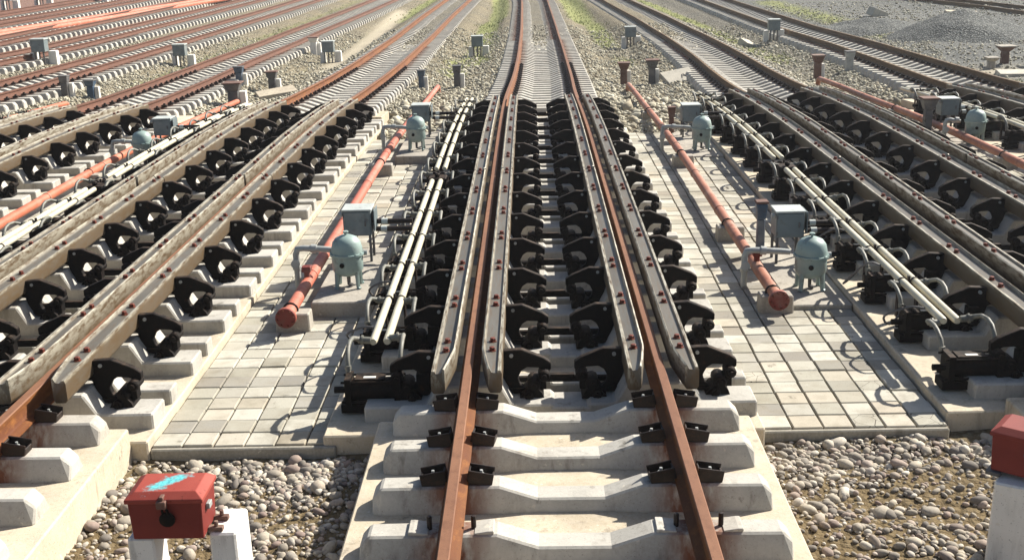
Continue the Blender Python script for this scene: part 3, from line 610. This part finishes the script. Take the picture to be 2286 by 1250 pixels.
for k, yt, nf, where, pz in KIT:
    cx, dy, *_ = RET[k]; d = float(zd(yt)); x = cx-(2.22 if k != 'R2' else 2.1); xt = {'L1': cx-2.03, 'R2': cx-2.0}.get(k, x)
    wk = 'of walkway '+where if nf in ('near', 'far') else where
    adj = {'near': 'grey-blue air tank beside the end flange', 'far': 'grey-blue air tank at the rubble end', 'lone': 'grey-blue air tank'}[nf]
    tank(xt, yt, pz-d, adj+' '+wk)
    adj = {'near': 'grey cabinet on legs nearer the end flange', 'far': 'grey cabinet on legs at the rubble end', 'lone': 'grey cabinet on legs'}[nf]
    yc = yt+(1.08 if nf == 'near' else 1.35); cabinet(xt-.02, yc, pz-float(zd(yc)), adj+' '+wk)
    adj = {'near': 'grey elbow pipe nearer the end flange', 'far': 'grey elbow pipe by the rubble end', 'lone': 'grey elbow pipe at the tank'}[nf]
    feed(xt, yt+.28, pz-d, cx+PLAB[k][1]+.02, adj+' '+wk)
    pad(xt-.32, cx-1.905, yt-.55, yc+.45, pz, {'near': 'low concrete pad nearer the end flange', 'far': 'low concrete pad at the rubble end', 'lone': 'low concrete pad under tank and cabinet'}[nf]+' '+wk)

# ------------------------------------------------------------------ red boxes on white posts in front
def white_post(x, y, w_, d_, z0, z1, label, rz=0):
    o = obj('white_post', MB().taper(0, 0, z0, z1, w_, d_, w_*.92, d_*.92).mesh('white_post', bevel=.012), MAT['whitewash'], None, (x, y, 0), rz); return tag(o, label, 'post', 'white posts under the red boxes')
def red_box(x, y, z, rz, label, splash):
    t_ = thing('red_box', label, 'box', (x, y, z), rz, 'red boxes on white posts')
    obj('body', MB().taper(0, 0, 0, .235, .205, .135, .215, .14).mesh('body', bevel=.004), MAT['box_red'], t_)
    lid = MB(); a, b = .228, .155
    lid.loft([[(-a, -b, .237), (a, -b, .237), (a, b, .237), (-a, b, .237)], [(-a, -b, .262), (a, -b, .262), (a, b, .262), (-a, b, .262)], [(-a+.05, -b+.05, .293), (a-.05, -b+.05, .293), (a-.05, b-.03, .293), (-a+.05, b-.03, .293)]])
    l_ = obj('lid', lid.mesh('lid', bevel=.003), MAT['box_lid' if splash else 'box_red'], t_)
    if splash:
        obj('hasp', MB().box(-.035, .02, -.185, -.152, .215, .262).box(-.02, .005, -.17, -.12, .262, .285).mesh('hasp', bevel=.004), MAT['cap_rust'], t_)
        pl = MB().lathe([(.04, -.005), (.046, 0), (.046, .012), (.04, .017), (0, .018)], n=14); pm = pl.mesh('padlock', smooth=40)
        o = obj('padlock', pm, MAT['iron_black'], t_, (.01, -.146, .135)); o.rotation_euler = (R(90), 0, 0)
        obj('shackle', MB().tube([(-.005, -.16, .17), (-.01, -.163, .2), (0, -.166, .22), (.02, -.163, .2), (.022, -.16, .17)], .008, 6).mesh('shackle', smooth=40), MAT['iron_black'], o).matrix_parent_inverse = Matrix.Rotation(R(-90), 4, 'X') @ Matrix.Translation((-.01, .146, -.135))
        obj('hinge', MB().box(.213, .236, -.06, -.0, .15, .185).mesh('hinge', bevel=.003), MAT['galv'], t_)
        for yy in (-.02, .11):
            obj('mounting_lug', MB().box(.2, .29, yy-.02, yy+.02, -.012, .016).tube([(.25, yy, .016), (.25, yy, .05)], .014, 6).mesh('mounting_lug', bevel=.003), MAT['cap_rust'], t_)
    else:
        obj('lock_button', MB().tube([(.0, -.145, .16), (.0, -.16, .16)], .018, 8), MAT['post_blue'], t_)
        for xx in (-.17,): obj('mounting_lug', MB().box(xx-.06, xx+.03, -.16, .0, -.03, -.002).mesh('mounting_lug', bevel=.004), MAT['post_dark'], t_)
    return t_
red_box(-2.375, 6.04, .50, R(0), 'red metal box with turquoise paint splashed on its lid, on two white posts', True)
white_post(-2.55, 6.03, .085, .12, -.4, .495, 'slim white concrete post under the lug-free side of the splashed red box')
white_post(-2.085, 6.14, .085, .17, -.4, .485, 'broad white concrete post under the lugged side of the splashed red box')
red_box(2.875, 6.55, .52, R(-38), 'plain red metal box turned askew on one white post', False)
white_post(2.83, 6.52, .17, .17, -.4, .485, 'broad white concrete post under the plain red box', R(-30))

# ------------------------------------------------------------------ box posts and stub posts among the tracks
def cable_box(x, y, label, sc=1., dark='cab_grey', back=(.30, .25)):
    z = float(gz(x, y)); t_ = thing('cable_box', label, 'cable box', (x, y, z), 0, 'cable boxes on legs between the tracks')
    obj('body', MB().box(-.21*sc, .21*sc, -.16*sc, .16*sc, .40*sc, .76*sc).mesh('body', bevel=.01), MAT[dark], t_)
    obj('lid', MB().box(-.23*sc, .23*sc, -.18*sc, .18*sc, .762*sc, .80*sc).mesh('lid', bevel=.006), MAT['cab_lid' if dark == 'cab_grey' else dark], t_)
    for xx in (-.13, 0, .13): obj('leg', MB().tube([(xx*sc, -.08*sc, -.1), (xx*sc, -.08*sc, .41*sc)], .028*sc, 6), MAT['post_dark'], t_)
    obj('plinth', MB().taper(back[0]*sc, back[1]*sc, -.15, .40*sc, .13*sc, .12*sc, .12*sc, .11*sc).mesh('plinth', bevel=.015), MAT['whitewash'], t_)
    obj('plinth', MB().taper(-.24*sc, .18*sc, -.15, .38*sc, .10*sc, .10*sc, .09*sc, .09*sc).mesh('plinth', bevel=.015), MAT['whitewash'], t_)
for x, y, lab, sc in ((-2.17, 43.4, 'dark cable box on legs in the grass between the straight track and its rusty neighbour', 1.), (3.7, 45.4, 'cable box on legs beside the straight track, on the plain red box side', 1.), (9.2, 45.2, 'pale-lidded cable box on legs by the track beside the gravel heaps', 1.05), (-7.55, 42.3, 'cable box on striped legs beside the rusty cap post and sandy strip', 1.),
                      (-12.9, 42.0, 'cable box with white plinth between the second and third rusty tracks', 1.05), (-18.2, 42.5, 'grey cable box with white plinth between the third and fourth rusty tracks', 1.2),
                      (-36.9, 82.3, 'far cable box behind the farthest track, before the bend of the pipes', 1.6), (-34.5, 82.3, 'far cable box with bright plinth, second behind the farthest track', 1.6), (-30.8, 83.0, 'far cable box standing farthest along behind the long red pipes', 1.6), (-25.0, 86.5, 'tiny far cable box beyond the end of the long red pipes', 1.3)):
    cable_box(x, y, lab, sc)
def stub(x, y, label, h=.55, r=.11, cap='cap_rust', flare=1.5, white=True, mat='post_dark'):
    z = float(gz(x, y)); t_ = thing('cable_post', label, 'post', (x, y, z), 0, 'cable posts among the tracks')
    obj('column', MB().taper(0, 0, -.15, h*.72, r*.8, r*.8, r*.75, r*.75).mesh('column', bevel=.012), MAT[mat], t_)
    obj('cap', MB().taper(0, 0, h*.722, h, r*.85, r*.85, r*flare*.9, r*flare*.9).mesh('cap', bevel=.01), MAT[mat], t_)
    obj('cover', MB().box(-r*flare, r*flare, -r*flare, r*flare, h+.002, h+.03).mesh('cover', bevel=.006), MAT[cap], t_)
    if white: obj('plinth', MB().taper(r*1.2, r*.6, -.12, h*.66, r*.55, r*.6, r*.5, r*.55).mesh('plinth', bevel=.01), MAT['whitewash'], t_)
stub(-3.2, 31.6, 'dark post with blue tint at the far end of the walkway red main', .5, .1, 'post_dark', 1.2, True, 'post_blue')
stub(-2.3, 32.9, 'dark square post with white side, before the grassy cable box', .62, .12, 'post_dark', 1.1)
stub(2.45, 33.0, 'rusty flared post beyond the bend of the plain-box red main', .62, .12, 'cap_rust', 1.5, True, 'cap_rust')
stub(3.2, 32.5, 'taller flared post beside the tilted white slab', .72, .12, 'cap_rust', 1.6)
stub(7.95, 33.0, 'rusty flared post at the far bend of the outer red main', .68, .12, 'cap_rust', 1.5, True, 'cap_rust')
stub(8.95, 33.4, 'grey square post between outer red main bend and dull brown track', .55, .13, 'post_dark', 1.1, False, 'galv')
stub(-7.62, 28.6, 'broad flared post with rusty cover at the end of the orange-red main', .62, .17, 'cap_rust', 1.35, True)
stub(-8.6, 33.2, 'small blue-dark post behind the broad flared rusty-covered post', .55, .12, 'post_dark', 1.2, True, 'post_blue')
stub(-7.55, 32.7, 'flared dark post beside the rough white rubble slab', .6, .13, 'cap_rust', 1.3)
stub(-13.0, 31.5, 'dark post with white side nearer the short orange-red main', .55, .12, 'post_dark', 1.1, True, 'post_dark')
stub(-12.45, 31.9, 'blue-dark post with white side next to the second rusty track', .5, .12, 'post_dark', 1.25, True, 'post_blue')
stub(-8.5, 44.6, 'rusty capped post beside the striped-leg cable box', .62, .15, 'cap_rust', 1.4, True, 'whitewash')
stub(14.1, 35.2, 'table-topped pale post by the white slab near the gravel heaps', .5, .13, 'block', 2.0, False, 'cap_rust')
stub(14.95, 34.6, 'second table-topped pale post by the white slab near gravel heaps', .5, .13, 'block', 2.0, False, 'cap_rust')
stub(13.4, 34.4, 'low small-topped post by the white slab near gravel heaps', .32, .12, 'block', 1.6, False, 'block')
stub(2.5, 13.3, 'blue post with rusty cover beside the near grey cabinet on the walkway', .68, .06, 'cap_rust', 1.25, False, 'post_blue')
stub(2.42, 21.5, 'slim rusty post behind the far grey cabinet on the plain-box walkway', .6, .06, 'cap_rust', 1.3, False, 'cap_rust')
stub(7.0, 20.9, 'dark post with rusty cover beside the lone cabinet of outer brake', .7, .09, 'cap_rust', 1.7, False)
stub(-6.55, 20.8, 'dark square post with white plinth beside the lone cabinet', .5, .1, 'post_dark', 1.1, True)
stub(-7.6, 12.75, 'dark post with white plinth at the near end of the orange-red main', .5, .1, 'cap_rust', 1.2, True)

# ------------------------------------------------------------------ loose slabs, rubble, heaps
def loose_slab(x, y, sx, sy, h, rot, label, mat='pale', mark=False):
    z = float(gz(x, y)); mb = MB(); jit = lambda v: v*(1+rng.normal(0, .08))
    b = [(-jit(sx), -jit(sy)), (jit(sx), -jit(sy)), (jit(sx), jit(sy)), (-jit(sx), jit(sy))]
    mb.loft([[(q[0], q[1], -.04) for q in b], [(q[0]*.97, q[1]*.97, h) for q in b]]); o = obj('loose_slab', mb.mesh('loose_slab', bevel=.01), MAT[mat], None, (x, y, z), 0); o.rotation_euler = rot
    tag(o, label, 'slab', 'loose concrete slabs')
    if mark:
        m_ = MB()
        for p_ in ([(-.1, -.12), (-.04, .12), (.0, .12)], [(0, .12), (.05, -.12)], [(-.07, 0), (.03, 0)]): m_.tube([(a, b_, h+.002) for a, b_ in p_], .012, 5)
        obj('painted_letter', m_, MAT['paint_mark'], o, (.12, 0, 0))
loose_slab(3.95, 32.1, .42, .62, .1, (R(14), R(-8), R(8)), 'tilted white slab with painted mark before the dull brown track', 'pale', True)
loose_slab(-7.2, 31.5, .55, .35, .18, (R(5), R(-6), R(20)), 'rough white rubble slab beside the rusty track', 'slab')
loose_slab(-6.9, 27.9, .6, .28, .08, (R(2), R(2), R(-8)), 'flat grey slab at the end of the brake air pipes', 'block')
loose_slab(13.6, 32.6, .7, .35, .09, (R(4), R(0), R(-5)), 'wide white slab beside the table-topped posts', 'pale')
loose_slab(8.15, 45.2, .28, .3, .22, (R(18), R(16), R(30)), 'white block lying at the edge of the grass by the dull track', 'pale')
loose_slab(16.1, 55.5, .45, .3, .35, (R(10), R(20), R(25)), 'white boulder on the grey slope behind the gravel heaps', 'pale')
loose_slab(19.9, 54.8, .75, .3, .2, (R(4), R(3), R(-10)), 'flat pale slab on the grey slope behind the gravel heaps', 'slab')
loose_slab(-12.2, 28.9, .8, .22, .1, (R(2), R(3), R(12)), 'flat pale slab between short orange-red main and second rusty track', 'slab')
def heap(x, y, rx, ry, h, label, seed):
    rr = np.random.default_rng(seed); n, m = 36, 26; V = []; 
    for j in range(m):
        for i in range(n):
            u = -1.25+2.5*i/(n-1); v_ = -1.25+2.5*j/(m-1); r2 = math.hypot(u, v_)
            hh = h*max(0, 1-r2)**.9*(1+.12*math.sin(u*5+seed)+.1*math.sin(v_*7+u*3))+rr.normal(0, .015)
            px, py = x+u*rx, y+v_*ry; V.append((px, py, float(gz(px, py))+hh-(.08 if r2 > 1.05 else .0)))
    Fq = [(j*n+i, j*n+i+1, (j+1)*n+i+1, (j+1)*n+i) for j in range(m-1) for i in range(n-1)]
    mb = MB(); mb.v = V; mb.f = Fq; o = obj('gravel_heap', mb.mesh('gravel_heap', smooth=60), MAT['gravel_heap']); o['kind'] = 'structure'; return o
heap(16.3, 44.5, 2.9, 3.0, 1.0, '', 3); heap(13.9, 49.5, 2.6, 2.6, .5, '', 5); heap(6.55, 26.6, .9, 2.2, .22, '', 9)

# ------------------------------------------------------------------ far red pipes, valve clutter at the far left
for i, (xa, xb, off) in enumerate(((-26.4, -22.9, .0), (-25.2, -21.8, .0))):
    y0 = 45; root = thing('long_red_pipe', ('long orange-red far pipe of the pair, the one nearer the farthest track', 'long orange-red far pipe of the pair, the one nearer the tiled walkways')[i], 'pipe', (xa, y0, 0), 0, 'long far red pipes')
    pts = [(0+(xb-xa)*(y-52)/25, y-y0, .42-float(zd(y))) for y in np.linspace(y0, 92, 14)]
    obj('pipe_run', MB().tube(pts, .16, 10).mesh('pipe_run', smooth=50), MAT['pipe_red_far'], root)
    for p_ in pts[1::2]: obj('support', MB().box(p_[0]-.15, p_[0]+.15, p_[1]-.1, p_[1]+.1, p_[2]-.6, p_[2]-.12), MAT['block'], root)

# ------------------------------------------------------------------ stones, pebbles, weeds (uncountable)
def ico(sub):
    bm = bmesh.new(); bmesh.ops.create_icosphere(bm, subdivisions=sub, radius=1.); V = np.array([v.co[:] for v in bm.verts]); Fc = np.array([[v.index for v in f.verts] for f in bm.faces]); bm.free(); return V, Fc
def scatter(name, P, size, V, Fc, mat, flat=(.5, .8), smooth=True, sink=.25, parent=None):
    n = len(P); a = rng.uniform(0, 2*np.pi, n); tl = rng.normal(0, .3, n); sx = size*rng.uniform(.8, 1.45, n); sy = size*rng.uniform(.65, 1.0, n); sz = size*rng.uniform(*flat, n)
    d = 1+rng.normal(0, .10, (n, len(V), 1)) if not smooth else 1+rng.normal(0, .035, (n, len(V), 1))
    Q = V[None]*d*np.stack([sx, sy, sz], -1)[:, None, :]
    x = Q[..., 0]; z = Q[..., 2]; x, z = x*np.cos(tl)[:, None]-z*np.sin(tl)[:, None], x*np.sin(tl)[:, None]+z*np.cos(tl)[:, None]
    y = Q[..., 1]; c, s = np.cos(a)[:, None], np.sin(a)[:, None]
    W = np.stack([x*c-y*s+P[:, 0:1], x*s+y*c+P[:, 1:2], z+P[:, 2:3]+(sz*(1-2*sink))[:, None]*.7], -1)
    FF = (Fc[None]+(np.arange(n)*len(V))[:, None, None]).reshape(-1, 3)
    m = np_mesh(name, W.reshape(-1, 3), FF)
    if smooth: m.polygons.foreach_set('use_smooth', [True]*len(m.polygons))
    m.materials.append(MAT[mat]); o = obj(name, m, None); stuff(o); return o
V2, F2 = ico(2); V1, F1 = ico(1)
# near pebbles, denser away from the bare earth patches
def near_pts(n, x0, x1, y0, y1):
    x = rng.uniform(x0, x1, n); y = rng.uniform(y0, y1, n)
    q = .5+.5*np.sin(x*2.3+1.7*np.sin(y*1.9+.5))*np.sin(y*2.7+x*.8+.9); keep = rng.uniform(0, 1, n) < .35+.65*q
    return x[keep], y[keep]
pl_ = []
for (n, a, b, c_, d_) in ((6800, -3.45, -1.43, 4.9, 8.12), (8800, 1.41, 4.6, 4.9, 8.3), (500, -3.45, -1.43, 7.75, 8.13), (700, 1.41, 3.5, 7.85, 8.26)):
    x, y = near_pts(n, a, b, c_, d_); pl_.append(np.stack([x, y, gz(x, y)], -1))
P = np.concatenate(pl_); size = np.clip(rng.lognormal(math.log(.0172), .48, len(P)), .008, .062)
pb = scatter('pebbles', P, size, V2[:], F2, 'pebble', (.5, .8)); pb['label'] = 'rounded river pebbles lying on the bare earth'; pb['category'] = 'pebbles'
# crushed ballast
def ballast_pts(n, x0, x1, y0, y1, pw=1.):
    u = rng.uniform(0, 1, n)**pw; y = y0+(y1-y0)*u; x = rng.uniform(x0, x1, n)*(.55+.45*(y-y0)/(y1-y0)) if x0 < -15 else rng.uniform(x0, x1, n)
    k = np.ones(n, bool)
    for kk, (cx, dy, ns, f0) in RET.items():
        k &= ~((y < 24.5+dy) & (x > cx-1.95) & (x < cx+1.6)); k &= ~((y < SLAB_END+.05) & (x > cx-1.5) & (x < cx+1.48))
    for q in (-1, 1): pass
    k &= ~((np.abs(x+7.35+.02*(y-50)) < .42) & (y > 40)); k &= ~((y < 22.1) & (x > -3.3) & (x < 3.1)); k &= ~((y < 21.6) & (x > -7.7) & (x < 7.6))
    return x[k], y[k]
x, y = ballast_pts(64000, -23, 17, 21.4, 54, 1.25); x3, y3 = ballast_pts(12000, 11, 34, 28, 66); x = np.concatenate([x, x3]); y = np.concatenate([y, y3])
k = np.abs(x) < .64*y+2; x, y = x[k], y[k]
x2, y2 = ballast_pts(9000, -9, 9, 21.5, 33); x = np.concatenate([x, x2]); y = np.concatenate([y, y2])
P = np.stack([x, y, gz(x, y)], -1); size = np.clip(rng.lognormal(math.log(.036), .3, len(P)), .018, .1)
bs = scatter('ballast_stones', P, size, V1, F1, 'ballast_stone', (.55, .9), False); bs['label'] = 'crushed stone ballast between the tracks'; bs['category'] = 'ballast'
# rubble where the tiles end
rx = np.concatenate([rng.uniform(-3.3, -1.9, 420), rng.uniform(1.6, 3.3, 520), rng.uniform(6.3, 8, 160)]); ry = np.concatenate([rng.uniform(22.1, 27.5, 420), rng.uniform(22.4, 28.5, 520), rng.uniform(21.6, 27, 160)])
P = np.stack([rx, ry, gz(rx, ry)], -1); rb = scatter('rubble', P, np.clip(rng.lognormal(math.log(.06), .4, len(P)), .03, .16), V1, F1, 'ballast_stone', (.5, .9), False); rb['label'] = 'coarse rubble where the tiled walkways end'; rb['category'] = 'rubble'
# weeds
gv, gf = [], []
gi = grs.reshape(-1); XX, YY = X.reshape(-1), Y.reshape(-1); cand = np.where((gi > .4) & (YY > 28) & (YY < 82))[0]
for i in rng.choice(cand, 3600):
    bx = XX[i]+rng.uniform(-.3, .3); by = YY[i]+rng.uniform(-.4, .4); bz = float(gz(bx, by)); h = rng.uniform(.03, .10)
    for b in range(4):
        a = rng.uniform(0, 6.28); r = rng.uniform(.02, .09); q = len(gv); w_ = .012
        gv += [(bx-w_*math.sin(a), by+w_*math.cos(a), bz), (bx+w_*math.sin(a), by-w_*math.cos(a), bz), (bx+r*math.cos(a), by+r*math.sin(a), bz+h)]; gf.append((q, q+1, q+2))
for (cx_, cy_, n) in ((-1.62, 6.0, 60), (-1.55, 5.6, 60), (-1.75, 5.5, 40)):
    for _ in range(n):
        bx = cx_+rng.normal(0, .07); by = cy_+rng.normal(0, .1); bz = float(gz(bx, by)); a = rng.uniform(0, 6.28); r = rng.uniform(.01, .06); q = len(gv); w_ = .004
        gv += [(bx-w_*math.sin(a), by+w_*math.cos(a), bz), (bx+w_*math.sin(a), by-w_*math.cos(a), bz), (bx+r*math.cos(a), by+r*math.sin(a), bz+rng.uniform(.03, .09))]; gf.append((q, q+1, q+2))
mb = MB(); mb.v = gv; mb.f = gf; m = bpy.data.meshes.new('weeds'); m.from_pydata(gv, [], gf); wd_ = obj('weeds', m, MAT['grass_blade']); stuff(wd_); wd_['label'] = 'low green weeds growing in strips between the tracks'; wd_['category'] = 'weeds'

# ------------------------------------------------------------------ thin morning haze over the yard
hm = MB().box(-750, 750, -200, 950, -3.5, 8).mesh('haze'); t = NT('haze'); t.t.nodes.remove(t.b)
pv_ = t.n('ShaderNodeVolumePrincipled'); pv_.inputs['Color'].default_value = (.93, .95, 1, 1); pv_.inputs['Density'].default_value = .0006; pv_.inputs['Anisotropy'].default_value = .3
t.t.links.new(pv_.outputs[0], t.t.nodes['Material Output'].inputs['Volume']); hm.materials.append(t.m); stuff(obj('haze', hm, None))
